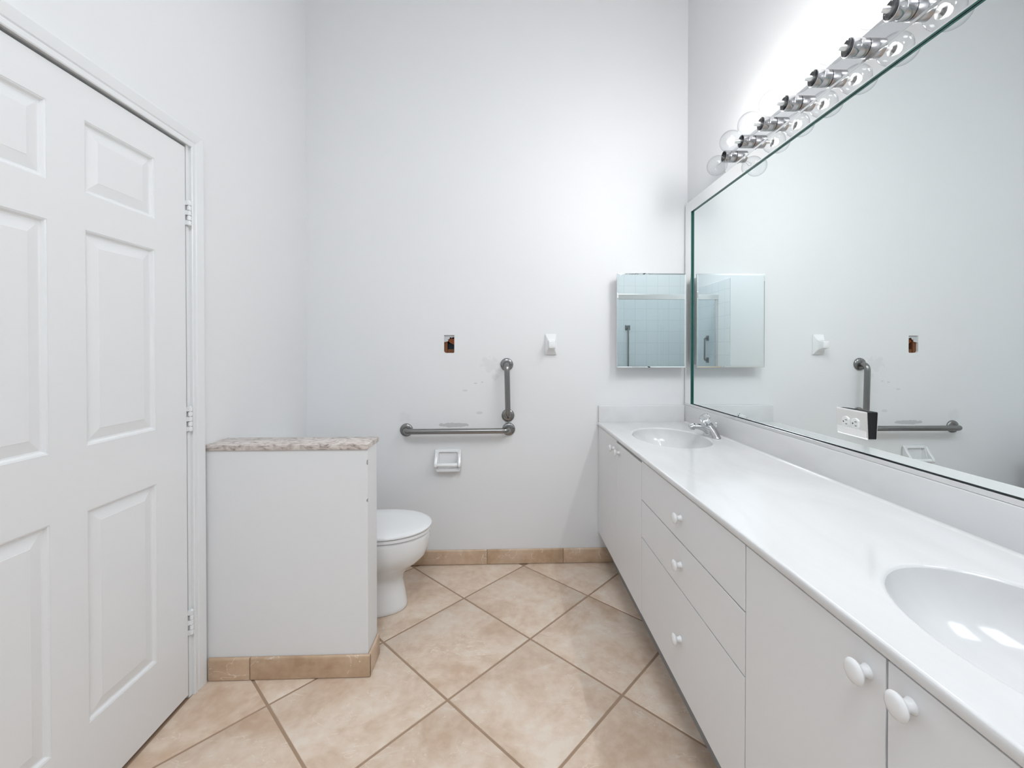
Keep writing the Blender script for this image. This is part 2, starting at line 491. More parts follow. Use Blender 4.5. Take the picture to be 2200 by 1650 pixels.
bm = B(); box(bm, HX0 - 0.004, HX0 + 0.018, YB + 0.016, YB + 0.05, HZ0 - 0.01, HZ1 + 0.01, 0.001)
build('stud', bm, M['wood'], wall_back)
bm = B(); box(bm, HX0 + 0.019, HX1 + 0.004, YB + 0.022, YB + 0.04, HZ0 - 0.008, HZ0 + 0.022, 0.002)
build('wood_block', bm, M['wood'], wall_back)
bm = B(); box(bm, HX0 + 0.020, HX1 - 0.002, YB + 0.045, YB + 0.06, HZ0 + 0.020, HZ0 + 0.06, 0.002)
build('junction_box', bm, M['navy'], wall_back)
bm = B()
loft(bm, [[(x, y, z) for x, z in [(-0.333, 1.333), (-0.329, 1.346), (-0.315, 1.352), (-0.299, 1.347), (-0.297, 1.312), (-0.306, 1.317), (-0.320, 1.323)]] for y in (YB + 0.020, YB + 0.028)])
build('rusty_strap', bm, M['rust'], wall_back)
for pts, yy in (([(HX0, 1.3715), (HX1, 1.3715), (HX1, 1.358), (HX1 - 0.010, 1.358), (HX1 - 0.016, 1.3545), (HX1 - 0.024, 1.358), (HX0 + 0.034, 1.3585), (HX0 + 0.033, 1.351), (HX0 + 0.027, 1.345), (HX0, 1.349)], 0.010),
                ([(HX0, 1.3505), (HX0 + 0.016, 1.3475), (HX0 + 0.026, 1.341), (HX0 + 0.023, 1.334), (HX0 + 0.012, 1.331), (HX0, 1.328)], 0.006)):
    bm = B(); loft(bm, [[(x, YB + yy + d, z) for x, z in pts] for d in (0, 0.003)]); build('torn_plasterboard', bm, M['paper'], wall_back)

# right wall (vanity), front wall of the shower, left wall with the door opening
bm = B(); box(bm, XR, XR + 0.12, YE - 0.12, YB + 0.014, -0.02, ZC)
build('wall_right', bm, M['paint'], kind='structure')
DY0, DY1, DZ1 = 0.742, 1.630, 2.0425     # rough opening
bm = B()
wall_slab(bm, [(YE - 0.12, -0.02), (DY0, -0.02), (DY0, DZ1), (DY1, DZ1), (DY1, -0.02), (YB + 0.014, -0.02), (YB + 0.014, ZC), (YE - 0.12, ZC)], [],
          lambda u, v, d: (XL - d, u, v), 0.12)
build('wall_left', bm, M['paint'], kind='structure')
bm = B(); box(bm, XL - 0.12, XR + 0.12, YE - 0.12, YE, -0.02, ZC)
build('wall_front', bm, M['shower_tile'], kind='structure')
for nm, x0, x1 in (('wall_shower_left', XL, XL + 0.012), ('wall_shower_right', XR - 0.012, XR)):
    bm = B(); box(bm, x0, x1, YE, YS + 0.36, 0.0, 2.35, 0.003)
    build(nm, bm, M['shower_tile'], kind='structure')

# half wall beside the toilet with a stone cap
PX1, PY0, PY1, PZ = -0.5355, 1.704, 1.826, 0.893
bm = B(); box(bm, XL, PX1, PY0, PY1, 0.0, PZ, 0.002)
part_wall = build('wall_partition', bm, M['paint'], kind='structure')
bm = B(); box(bm, XL + 0.001, PX1 + 0.003, PY0 - 0.006, PY1 + 0.022, PZ, PZ + 0.0215, 0.003)
build('stone_cap', bm, M['granite'], part_wall, smooth=40, label='pale pink-grey veined granite slab')
for z0, z1, w in ((0.832, 0.853, 0.004), (0.686, 0.700, 0.005)):
    bm = B()
    loft(bm, [[(PX1 - w, PY0 - 0.0006, z0 + 0.004), (PX1 + 0.0006, PY0 - 0.0006, z0), (PX1 + 0.0006, PY0 - 0.0006, z1), (PX1 - w * 0.6, PY0 - 0.0006, z1 - 0.003)],
              [(PX1 - w, PY0 + 0.004, z0 + 0.004), (PX1 + 0.0006, PY0 + 0.004, z0), (PX1 + 0.0006, PY0 + 0.004, z1), (PX1 - w * 0.6, PY0 + 0.004, z1 - 0.003)]])
    build('paint_chip', bm, M['carcass'], part_wall)

# tiled baseboards: grout backing + tiles
BH = 0.088
def base_run(name, a, b, nrm, joints):
    """a,b: floor points on the wall; nrm: out of the wall; joints: distances along a->b"""
    a = Vector((*a, 0)); b = Vector((*b, 0)); n = Vector((*nrm, 0)); d = (b - a); L = d.length; d.normalize()
    t = B(); rings = []
    for s in (0, L):
        p = a + d * s
        rings.append([p, p + n * 0.0075, p + n * 0.0075 + Vector((0, 0, BH - 0.002)), p + Vector((0, 0, BH - 0.001))])
    loft(t, rings)
    root = build(name, t, M['grout'], kind='structure')
    cuts = [0] + joints + [L]
    for s0, s1 in zip(cuts, cuts[1:]):
        g0 = 0.0023 if s0 > 0 else 0.0; g1 = 0.0023 if s1 < L else 0.0
        prof = [(0.002, 0.003), (0.0105, 0.003), (0.0108, 0.006), (0.0108, BH - 0.010), (0.0098, BH - 0.005), (0.0072, BH - 0.0015), (0.003, BH)]
        t = B(); rings = []
        for s, k in ((s0 + g0, 0.0008), (s0 + g0 + 0.001, 0), (s1 - g1 - 0.001, 0), (s1 - g1, 0.0008)):
            p = a + d * s
            rings.append([p + n * max(q - k, 0.001) + Vector((0, 0, z)) for q, z in prof])
        loft(t, rings)
        build('tile', t, M['base_tile'], root, smooth=40)
base_run('baseboard_back', (XL, YB), (0.70, YB), (0, -1), [0.155 - 0.0, 0.613, 1.061, 1.518])
base_run('baseboard_partition', (XL + 0.0168, PY0), (PX1 + 0.0105, PY0), (0, -1), [0.1592])
base_run('baseboard_partition_end', (PX1, PY0 - 0.002), (PX1, PY1), (1, 0), [])
base_run('baseboard_left', (XL, PY1 + 0.001), (XL, YB - 0.012), (1, 0), [0.30])

# ================================================================== DOOR
DL0, DL1, DZ0, DZT = 0.757, 1.613, 0.014, 2.0215
door = thing('door_1', (XL, (DL0 + DL1) / 2, DZ0), None, None)
door['kind'] = 'structure'
cols_y = [(0.899, 1.137), (1.237, 1.475)]
rows_z = [(1.719, 1.920), (1.017, 1.617), (0.238, 0.836)]
DXF = XL + 0.001
bm = B()
holes = [[(y0, z0), (y1, z0), (y1, z1), (y0, z1)] for y0, y1 in cols_y for z0, z1 in rows_z]
wall_slab(bm, [(DL0, DZ0), (DL1, DZ0), (DL1, DZT), (DL0, DZT)], holes, lambda u, v, d: (DXF - d, u, v), 0.035)
build('door_slab', bm, M['door'], door)
for y0, y1 in cols_y:
    for z0, z1 in rows_z:
        bm = B()
        def ring(i, d): return [(DXF - d, y0 + i, z0 + i), (DXF - d, y1 - i, z0 + i), (DXF - d, y1 - i, z1 - i), (DXF - d, y0 + i, z1 - i)]
        loft(bm, [ring(0, 0.030), ring(0, 0.001), ring(0.004, 0.0022), ring(0.009, 0.0085), ring(0.013, 0.0092), ring(0.042, 0.0035), ring(0.0425, 0.0030)], True, True)
        build('panel', bm, M['door'], door)
for zc in (1.7845, 1.0300, 0.2790):
    hz0, hz1 = zc - 0.0455, zc + 0.0455
    hb = B()
    n = 5; hh = (hz1 - hz0) / n
    for k in range(n):
        lathe(hb, (XL + 0.008, 1.6225, hz0 + k * hh + 0.0006), (0, 0, 1), [(0.0060, 0), (0.0070, 0.0008), (0.0070, hh - 0.0032), (0.0060, hh - 0.0024)], 18)
    lathe(hb, (XL + 0.008, 1.6225, hz0 - 0.002), (0, 0, 1), [(0.003, 0), (0.004, 0.001), (0.004, 0.0935), (0.003, 0.095)], 14)
    hinge = build('hinge', hb, M['trim'], door, smooth=40)
    hb = B()
    for k in range(n):
        s = -1 if k % 2 == 0 else 1
        ya, yb = sorted((1.6225, 1.6225 + s * 0.0095))
        box(hb, XL + 0.0005, XL + 0.0075, ya, yb, hz0 + k * hh + 0.001, hz0 + (k + 1) * hh - 0.001)
    build('hinge_leaf', hb, M['trim'], hinge)
bm = B()
lathe(bm, (DXF, 0.828, 0.96), (1, 0, 0), [(0.032, 0), (0.032, 0.004), (0.026, 0.008), (0.012, 0.012), (0.011, 0.03), (0.02, 0.038), (0.027, 0.05), (0.024, 0.062), (0.01, 0.067)], 32)
build('door_knob', bm, M['channel'], door, smooth=50)
# jamb and casing
bm = B()
for y0, y1 in ((DY0, DY0 + 0.012), (DY1 - 0.012, DY1)): box(bm, XL - 0.118, XL + 0.0005, y0, y1, 0.0, DZ1)
box(bm, XL - 0.118, XL + 0.0005, DY0 + 0.012, DY1 - 0.012, DZ1 - 0.0105, DZ1)
for y0, y1 in ((DY0 + 0.012, DY0 + 0.030), (DY1 - 0.030, DY1 - 0.012)): box(bm, XL - 0.06, XL - 0.038, y0, y1, 0.0, DZ1 - 0.0105)
build('trim_1', bm, M['trim'], kind='structure')
bm = B()
prof = [(0.0, 0.0), (0.0, 0.0095), (0.003, 0.0115), (0.016, 0.0115), (0.019, 0.0095), (0.023, 0.0125), (0.040, 0.0150), (0.053, 0.0165), (0.058, 0.0155), (0.0605, 0.012), (0.0605, 0.0)]
def casing_ring(yy, zz, sy, sz): return [(XL + d, yy + sy * o, zz + sz * o) for o, d in prof]
iy1, iy0, iz = 1.6335, DY0 + 0.004, 2.0315
loft(bm, [casing_ring(iy1, 0.0005, 1, 0), casing_ring(iy1, iz, 1, 1), casing_ring(iy0, iz, -1, 1), casing_ring(iy0, 0.0005, -1, 0)])
build('trim_2', bm, M['trim'], kind='structure')
bm = B(); box(bm, XL - 0.3, XL - 0.1195, DY0 - 0.1, DY1 + 0.1, -0.1, DZ1 + 0.1)
build('door_gap_light_block', bm, M['carcass'], kind='structure')  # unseen block added to stop light leaking through the door gaps

# ================================================================== VANITY CABINETS
CZ0, CZ1 = 0.186, 0.826
def cab_body(root, y0, y1):
    bm = B()          # open-topped carcass: the basins hang inside it
    xa, xb, za, zb, w = FX + 0.019, XR - 0.001, CZ0, CZ1, 0.016
    def rg(i, z): return [(xa + i, y0 + i, z), (xb - i, y0 + i, z), (xb - i, y1 - i, z), (xa + i, y1 - i, z)]
    loft(bm, [rg(0, za), rg(0, zb), rg(w, zb), rg(w, za + w)])
    build('cabinet_body', bm, M['carcass'], root)
    bm = B(); box(bm, FX + 0.085, XR - 0.001, y0, y1, 0.0, CZ0); build('plinth', bm, M['carcass'], root)
def front(root, name, y0, y1, z0, z1, g=0.0020):
    bm = B(); box(bm, FX, FX + 0.0175, y0 + g, y1 - g, z0 + g, z1 - g, 0.0009, 2)
    return build(name, bm, M['laminate'], root)
def knob(parent, y, z, k=1.0):
    bm = B()
    lathe(bm, (FX, y, z), (-1, 0, 0), [(0.0105 * k, 0), (0.0105 * k, 0.002), (0.0080 * k, 0.006), (0.0078 * k, 0.012), (0.0120 * k, 0.0155), (0.0168 * k, 0.0185),
          (0.0180 * k, 0.0215), (0.0165 * k, 0.0245), (0.0110 * k, 0.0268), (0.004 * k, 0.0276)], 32)
    build('knob', bm, M['knob'], parent, smooth=45)

V1, V2, V3 = 1.757, 0.9905, 0.238
far_cab = thing('vanity_cabinet', (0.84, (YB + V1) / 2, 0), 'white two-door vanity cabinet in the corner under the faucet sink', 'cabinet', 'white vanity cabinets')
cab_body(far_cab, V1, YB - 0.001)
ym = 2.152
d = front(far_cab, 'door', ym, YB - 0.004, CZ0, 0.8255, 0.0010); knob(d, ym + 0.050, 0.774)
d = front(far_cab, 'door', V1, ym, CZ0, 0.8165, 0.0014); knob(d, ym - 0.050, 0.774)

draw = thing('vanity_drawer_unit', (0.84, (V1 + V2) / 2, 0), 'white three-drawer unit in the middle of the vanity', 'drawers')
cab_body(draw, V2, V1)
for z0, z1, kz in ((0.6635, 0.8255, 0.742), (0.509, 0.6635, 0.590), (CZ0, 0.509, 0.350)):
    d = front(draw, 'drawer', V2, V1, z0, z1); knob(d, 1.362, kz)

near_cab = thing('vanity_cabinet', (0.84, (V2 + V3) / 2, 0), 'white two-door vanity cabinet nearest the camera, under the near basin', 'cabinet', 'white vanity cabinets')
cab_body(near_cab, V3, V2)
d = front(near_cab, 'door', 0.6165, V2, CZ0, 0.8255); knob(d, 0.651, 0.781, 1.05)
d = front(near_cab, 'door', V3, 0.6165, CZ0, 0.8255); knob(d, 0.578, 0.787, 1.05)

# ------------------------------------------------------------------ vanity top with two integral basins
top = thing('marble_countertop', (0.84, 1.4, CT - 0.021), 'long glossy white cultured-marble vanity top with two oval basins', 'countertop')
TY_0, TXF = 0.222, FX - 0.005
S = [(0.831, 2.122), (0.831, 0.592)]
SA, SB, NS = 0.183, 0.258, 72
def ell(cx, cy, a, b, z): return [(cx + a * math.cos(2 * math.pi * i / NS), cy + b * math.sin(2 * math.pi * i / NS), z) for i in range(NS)]
bm = B()
ztop, zbot = CT, CT - 0.0205
bx0, bx1, by0, by1 = TXF, XR - 0.001, TY_0, YB - 0.001
holes3 = [ell(cx, cy, SA, SB, ztop) for cx, cy in S]
def rect(i, z): return [(bx0 + i, by0 + i, z), (bx1, by0 + i, z), (bx1, by1, z), (bx0 + i, by1, z)]
poly_face(bm, rect(0.006, ztop), holes3)
loft(bm, [rect(0.006, ztop), rect(0.0028, ztop - 0.0010), rect(0.0008, ztop - 0.0032), rect(0, ztop - 0.007), rect(0, zbot + 0.003), rect(0.003, zbot), rect(0.03, zbot)], False, False)
for cx, cy in S:
    loft(bm, [ell(cx, cy, SA, SB, ztop), ell(cx, cy, SA - 0.003, SB - 0.003, ztop - 0.0007), ell(cx, cy, SA - 0.006, SB - 0.006, ztop - 0.0025), ell(cx, cy, SA - 0.008, SB - 0.008, ztop - 0.006)], False, False)
build('counter_slab', bm, M['marble'], top, smooth=60)
for cx, cy in S:
    bm = B(); rings = []
    a0, b0 = SA - 0.008, SB - 0.008
    for k in range(15):
        t = k / 14.0
        ang = t * math.pi / 2
        sc = math.cos(ang) ** 0.62 if t < 1 else 0.0
        sc = max(sc, 0.11)
        dz = math.sin(ang) ** 1.05 * 0.135
        rings.append(ell(cx + 0.02 * t, cy, a0 * sc, b0 * sc if sc > 0.11 else a0 * sc, ztop - 0.006 - dz))
    loft(bm, rings, False, True)
    basin = build('basin', bm, M['marble'], top, smooth=70)
    bm = B(); lathe(bm, (cx + 0.02, cy, ztop - 0.1412), (0, 0, 1), [(0.024, 0), (0.024, 0.002), (0.020, 0.0035), (0.016, 0.002), (0.001, 0.0015)], 32)
    build('drain', bm, M['chrome'], basin, smooth=40)
bm = B()
box(bm, XR - 0.021, XR - 0.001, TY_0, YB - 0.001, CT - 0.001, 0.9515, 0.0025, 3)
build('backsplash', bm, M['marble'], top, smooth=40)
bm = B()
box(bm, TXF + 0.004, XR - 0.0215, YB - 0.019, YB - 0.001, CT - 0.001, 0.9480, 0.0025, 3)
build('side_splash', bm, M['marble'], top, smooth=40)
bm = B()   # coved joint between deck and splash
rings = []
for y in (TY_0, YB - 0.020):
    rings.append([(XR - 0.022, y, CT - 0.0005)] + [(XR - 0.0205 - 0.009 * (1 - math.sin(R(a))), y, CT + 0.009 * (1 - math.cos(R(a)))) for a in range(0, 91, 15)])
loft(bm, rings)
build('cove', bm, M['marble'], top, smooth=60)

# ------------------------------------------------------------------ faucet
fx, fy = 1.043, 2.122
fau = thing('faucet', (fx, fy, CT), 'chrome single-handle faucet with clear acrylic knob at the corner basin', 'faucet')
bm = B()
def stadium(cx, cy, a, b, z, n=32): return [(cx + a * math.copysign(abs(math.cos(2 * math.pi * i / n)) ** 0.8, math.cos(2 * math.pi * i / n)), cy + b * math.sin(2 * math.pi * i / n), z) for i in range(n)]
loft(bm, [stadium(fx, fy, 0.028, 0.072, CT), stadium(fx, fy, 0.028, 0.072, CT + 0.004), stadium(fx, fy, 0.026, 0.066, CT + 0.009), stadium(fx - 0.001, fy, 0.026, 0.058, CT + 0.018),
          stadium(fx - 0.003, fy, 0.0255, 0.046, CT + 0.030), stadium(fx - 0.007, fy, 0.0245, 0.034, CT + 0.044), stadium(fx - 0.012, fy, 0.021, 0.024, CT + 0.056), stadium(fx - 0.016, fy, 0.010, 0.012, CT + 0.061)])
build('faucet_body', bm, M['faucet'], fau, smooth=50)
bm = B()
P = [(fx + 0.004, CT + 0.022, 0.032, 0.024), (fx - 0.020, CT + 0.035, 0.029, 0.021), (fx - 0.048, CT + 0.047, 0.025, 0.017), (fx - 0.076, CT + 0.053, 0.022, 0.0145), (fx - 0.100, CT + 0.052, 0.020, 0.0135), (fx - 0.113, CT + 0.049, 0.016, 0.010)]
rings = []
for i, (x, z, hw, hh) in enumerate(P):
    x0, z0 = P[max(i - 1, 0)][:2]; x1, z1 = P[min(i + 1, len(P) - 1)][:2]
    tv = Vector((x1 - x0, 0, z1 - z0)).normalized(); up = Vector((-tv.z, 0, tv.x)) * -1
    rings.append([Vector((x, fy, z)) + Vector((0, 1, 0)) * hw * math.cos(2 * math.pi * k / 24) + up * hh * math.sin(2 * math.pi * k / 24) for k in range(24)])
loft(bm, rings)
build('spout', bm, M['faucet'], fau, smooth=50)
bm = B(); lathe(bm, (fx - 0.100, fy, CT + 0.046), (-0.12, 0, -1), [(0.0115, 0), (0.0115, 0.010), (0.009, 0.011)], 24)
build('aerator', bm, M['faucet'], fau, smooth=40)
ax = Vector((-0.50, 0, 0.87)).normalized()
o1 = Vector((fx - 0.012, fy, CT + 0.052))
bm = B(); lathe(bm, o1, ax, [(0.020, 0), (0.019, 0.006), (0.0165, 0.014), (0.016, 0.018)], 28)
build('collar', bm, M['dark_chrome'], fau, smooth=40)
bm = B(); lathe(bm, o1 + ax * 0.018, ax, [(0.012, 0), (0.0135, 0.006), (0.017, 0.014), (0.024, 0.022), (0.0265, 0.030), (0.0265, 0.037), (0.023, 0.043), (0.016, 0.046), (0.004, 0.0465)], 10)
build('knob', bm, M['acrylic'], fau, label='clear faceted acrylic handle')
bm = B(); lathe(bm, o1 + ax * 0.017, ax, [(0.006, 0), (0.006, 0.022), (0.003, 0.024)], 16)
build('stem', bm, M['chrome'], fau, smooth=40)
bm = B(); tube(bm, [(fx + 0.024, fy, CT + 0.006), (fx + 0.024, fy, CT + 0.060)], 0.0028, 10); lathe(bm, (fx + 0.024, fy, CT + 0.060), (0, 0, 1), [(0.003, 0), (0.0062, 0.003), (0.0062, 0.007), (0.002, 0.010)], 16)
build('lift_rod', bm, M['chrome'], fau, smooth=40)

# ------------------------------------------------------------------ big wall mirror with mirrored border strips
MX = XR - 0.0085
MY0, MY1, MZ0, MZ1 = 0.215, 2.565, 0.966, 2.157
mir = thing('wall_mirror', (XR, (MY0 + MY1) / 2, 0.952), 'huge frameless wall mirror with mirrored border above the vanity', 'mirror')
bm = B(); box(bm, MX, XR - 0.002, MY0, MY1, MZ0 - 0.008, MZ1); build('mirror_pane', bm, M['mirror'], mir)
def strip(y0, y1, z0, z1):
    t = 0.0075
    bm = B(); box(bm, MX - 0.002, MX - 0.0002, y0 + 0.0008, y1 - 0.0008, z0 + 0.0008, z1 - 0.0008); bk = build('strip_backing', bm, M['black'], mir)
    bm = B(); box(bm, MX - 0.002 - t, MX - 0.002, y0, y1, z0, z1); build('strip_glass', bm, M['green_edge'], mir)
    bm = B()
    b = 0.004; x = MX - 0.002 - t
    loft(bm, [[(x - 0.0001, y0, z0), (x - 0.0001, y1, z0), (x - 0.0001, y1, z1), (x - 0.0001, y0, z1)], [(x - 0.0008, y0 + b, z0 + b), (x - 0.0008, y1 - b, z0 + b), (x - 0.0008, y1 - b, z1 - b), (x - 0.0008, y0 + b, z1 - b)]])
    build('border_strip', bm, M['strip'], mir)
strip(2.484, MY1, MZ0 - 0.004, MZ1)
strip(MY0, 2.4835, 2.091, MZ1)
bm = B()
box(bm, MX - 0.011, XR - 0.0015, MY0, MY1, 0.952, 0.9555, 0.0005, 1)
box(bm, MX - 0.0115, MX - 0.0100, MY0, MY1, 0.9525, 0.966, 0.0004, 1)
build('bottom_channel', bm, M['channel'], mir)

# ------------------------------------------------------------------ outlet on the mirror
oy, oz = 1.312, 1.0555
PXo = MX - 0.0095
outl = thing('wall_outlet', (MX, oy, oz - 0.04), 'mirrored outlet plate with white duplex receptacle set in the wall mirror', 'outlet')
bm = B()
rr = [round_rect(oy - w, oy + w, oz - h, oz + h, 0.003, 3) for w, h in ((0.0635, 0.0415), (0.0635, 0.0415), (0.0605, 0.0385))]
loft(bm, [[(x, u, v) for u, v in q] for x, q in zip((PXo + 0.002, PXo + 0.0006, PXo - 0.001), rr)])
build('cover_plate', bm, M['strip'], outl)
bm = B(); box(bm, PXo + 0.0021, MX + 0.001, oy - 0.062, oy + 0.061, oz - 0.040, oz + 0.040); build('backing', bm, M['black'], outl)
for s in (-1, 1):
    cy = oy + s * 0.0195
    bm = B()
    def outline(k): 
        pts = []
        for i in range(28):
            a = 2 * math.pi * i / 28
            u = 0.0172 * math.cos(a); v = 0.0172 * math.sin(a)
            pts.append((cy + max(-0.0142, min(0.0142, u)) * k, oz + v * k))
        return pts
    loft(bm, [[(x, u, v) for u, v in outline(k)] for x, k in ((PXo, 1.0), (PXo - 0.0035, 1.0), (PXo - 0.0045, 0.94))])
    rec = build('receptacle', bm, M['outlet'], outl)
    bm = B()
    for dz, hw in ((0.0062, 0.0042), (-0.0062, 0.0035)): box(bm, PXo - 0.0048, PXo - 0.004, cy - 0.0045 - hw, cy - 0.0045 + hw, oz + dz - 0.001, oz + dz + 0.001)
    lathe(bm, (PXo - 0.004, cy + 0.0075, oz), (-1, 0, 0), [(0.0025, 0), (0.0025, 0.0008)], 12)
    build('slot', bm, M['slot'], rec)
bm = B(); lathe(bm, (PXo - 0.001, oy, oz), (-1, 0, 0), [(0.003, 0), (0.003, 0.0010), (0.001, 0.0016)], 14); build('screw', bm, M['chrome'], outl)

# the plate does not sit flush: its near end and its top edge stand off the mirror
for part in [o for o in col.objects if o.parent == outl or (o.parent and o.parent.parent == outl)]:
    w = WL[part]
    for v in part.data.vertices:
        p = v.co + w
        if p.x > MX - 0.003: continue
        v.co.x += -0.0035 - 0.050 * (oy - p.y) - 0.047 * (p.z - oz)
# ------------------------------------------------------------------ medicine cabinet
MC0, MC1, MCZ0, MCZ1, MCY = 0.661, 1.069, 1.179, 1.7315, 2.496
med = thing('medicine_cabinet', ((MC0 + MC1) / 2, YB, MCZ0), 'small mirrored medicine cabinet on the back wall beside the big mirror', 'cabinet')
bm = B(); box(bm, MC0 + 0.018, MC1 - 0.018, MCY + 0.016, YB - 0.0005, MCZ0 + 0.015, MCZ1 - 0.015, 0.001); build('cabinet_body', bm, M['trim'], med)
bm = B()
box(bm, MC0 + 0.0005, MC1 - 0.0005, MCY + 0.005, MCY + 0.016, MCZ0 + 0.0005, MCZ1 - 0.0005)
mdoor = build('cabinet_door', bm, M['trim'], med)
bm = B(); b = 0.007
loft(bm, [[(MC0, MCY + 0.005, MCZ0), (MC1, MCY + 0.005, MCZ0), (MC1, MCY + 0.005, MCZ1), (MC0, MCY + 0.005, MCZ1)],
          [(MC0, MCY + 0.0009, MCZ0), (MC1, MCY + 0.0009, MCZ0), (MC1, MCY + 0.0009, MCZ1), (MC0, MCY + 0.0009, MCZ1)],
          [(MC0 + b, MCY, MCZ0 + b), (MC1 - b, MCY, MCZ0 + b), (MC1 - b, MCY, MCZ1 - b), (MC0 + b, MCY, MCZ1 - b)]])
build('mirror_glass', bm, M['mirror'], mdoor)

# ------------------------------------------------------------------ vanity light bar with globe bulbs
SY0, SDY, SZ = 2.010, 0.1468, 2.199
light = thing('vanity_light_bar', (XR, SY0 - 3.5 * SDY, SZ - 0.045), 'chrome vanity light bar with clear globe bulbs above the mirror', 'light')
bm = B()
y0, y1 = SY0 - 7 * SDY - 0.085, SY0 + 0.085
prof = [(0, -0.041), (-0.012, -0.041), (-0.018, -0.034), (-0.018, 0.040), (-0.012, 0.047), (0, 0.047)]
loft(bm, [[(XR - 0.0005 + px, y, SZ + pz) for px, pz in prof] for y in (y0, y1)])
build('back_plate', bm, M['chrome'], light)
for k in range(8):
    sy = SY0 - k * SDY
    bm = B()
    lathe(bm, (XR - 0.018, sy, SZ), (-1, 0, 0), [(0.0225, 0), (0.0265, 0.002), (0.0265, 0.027), (0.0255, 0.0285), (0.0265, 0.030), (0.0265, 0.052), (0.0245, 0.053), (0.0245, 0.02)], 36, True, True)
    build('socket', bm, M['dark_chrome'], light, smooth=35)
    off = (k == 0)
    axd = Vector((-0.80, -0.02, -0.60)).normalized() if off else Vector((-1, 0, 0))
    base = Vector((XR - 0.052, sy, SZ - (0.006 if off else 0)))
    bm = B(); rb = 0.0455; c = 0.064
    pr = [(0.0145, 0.0), (0.0150, 0.012)]
    a0 = 22
    for i in range(0, 17):
        a = R(180 - a0 - (180 - a0 - 2) * i / 16.0)
        pr.append((rb * math.sin(a), c + rb * math.cos(a)))
    lathe(bm, base, axd, pr, 36, False, True)
    bulb = build('bulb', bm, M['bulb_glass'], light, smooth=60, label='clear unlit globe bulb hanging crooked' if off else 'lit clear globe bulb')
    bm = B()
    if off:
        tube(bm, [base + axd * 0.02 + Vector((0, 0.003, 0)), base + axd * 0.052 + Vector((0, 0.012, 0)), base + axd * 0.056, base + axd * 0.052 - Vector((0, 0.012, 0)), base + axd * 0.02 - Vector((0, 0.003, 0))], 0.0007, 6)
        build('filament', bm, M['filament_off'], bulb)
    else:
        fr_ = 0.0175
        lathe(bm, base + axd * 0.058, axd, [(fr_ * math.cos(R(a)), fr_ * math.sin(R(a))) for a in range(0, 90, 9)] + [(0.0008, fr_)], 24)
        build('filament', bm, M['filament'], bulb, smooth=80)
        bm = B()          # added opaque disc behind the half-dome filament, keeps light off the wall
        lathe(bm, base, axd, [(0.011, 0), (0.009, 0.030), (0.006, 0.050), (0.0185, 0.0545), (0.0190, 0.0570), (0.0170, 0.0575)], 24)
        build('light_shield', bm, M['channel'], bulb, smooth=40)

# ================================================================== TOILET
TYC = 2.168
toi = thing('toilet', (-0.75, TYC, 0), 'white toilet with closed lid behind the half wall', 'toilet')
def egg(xb, xf, hw, z, n=44, sq=0.0):
    xm = xb + (xf - xb) * 0.50; out = []
    for i in range(n):
        a = 2 * math.pi * i / n; c = math.cos(a); s = math.sin(a)
        x = xm + ((xf - xm) * c if c > 0 else (xm - xb) * math.copysign(abs(c) ** 0.7, c))
        out.append((x, TYC + hw * math.copysign(abs(s) ** (0.92 if c > 0 else 0.75), s), z))
    return out
bm = B()
loft(bm, [egg(-0.93, -0.489, 0.112, 0.001), egg(-0.93, -0.486, 0.115, 0.006), egg(-0.93, -0.487, 0.114, 0.022), egg(-0.92, -0.497, 0.105, 0.080), egg(-0.92, -0.508, 0.098, 0.140), egg(-0.92, -0.500, 0.101, 0.172),
          egg(-0.92, -0.470, 0.118, 0.205), egg(-0.92, -0.425, 0.148, 0.236), egg(-0.92, -0.394, 0.170, 0.268), egg(-0.92, -0.379, 0.181, 0.310), egg(-0.92, -0.374, 0.184, 0.360), egg(-0.92, -0.376, 0.183, 0.378), egg(-0.92, -0.382, 0.178, 0.384)])
build('bowl', bm, M['ceramic'], toi, smooth=60)
bm = B()
loft(bm, [egg(-0.85, -0.375, 0.178, 0.3845), egg(-0.85, -0.370, 0.184, 0.387), egg(-0.85, -0.370, 0.184, 0.399), egg(-0.85, -0.374, 0.181, 0.4015)])
build('seat', bm, M['seat'], toi, smooth=50)
bm = B()
loft(bm, [egg(-0.85, -0.374, 0.180, 0.4035), egg(-0.85, -0.367, 0.187, 0.406), egg(-0.85, -0.365, 0.188, 0.412), egg(-0.85, -0.370, 0.184, 0.4185), egg(-0.84, -0.390, 0.168, 0.4225), egg(-0.80, -0.46, 0.11, 0.4245), egg(-0.70, -0.58, 0.03, 0.425)])
build('lid', bm, M['seat'], toi, smooth=50)
for s in (-1, 1):
    bm = B(); box(bm, -0.885, -0.845, TYC + s * 0.075 - 0.02, TYC + s * 0.075 + 0.02, 0.384, 0.412, 0.006, 3)
    build('seat_hinge', bm, M['seat'], toi, smooth=40)
bm = B(); box(bm, XL + 0.014, -0.945, TYC - 0.225, TYC + 0.225, 0.37, 0.715, 0.022, 4); tank = build('tank', bm, M['ceramic'], toi, smooth=45)
bm = B(); box(bm, XL + 0.010, -0.935, TYC - 0.235, TYC + 0.235, 0.716, 0.752, 0.010, 3); build('tank_lid', bm, M['ceramic'], toi, smooth=45)
bm = B(); tube(bm, [(-0.945, TYC - 0.17, 0.66), (-0.925, TYC - 0.17, 0.66), (-0.920, TYC - 0.16, 0.658), (-0.918, TYC - 0.09, 0.650)], [0.012, 0.010, 0.007, 0.006], 12); build('flush_lever', bm, M['chrome'], tank, smooth=40)

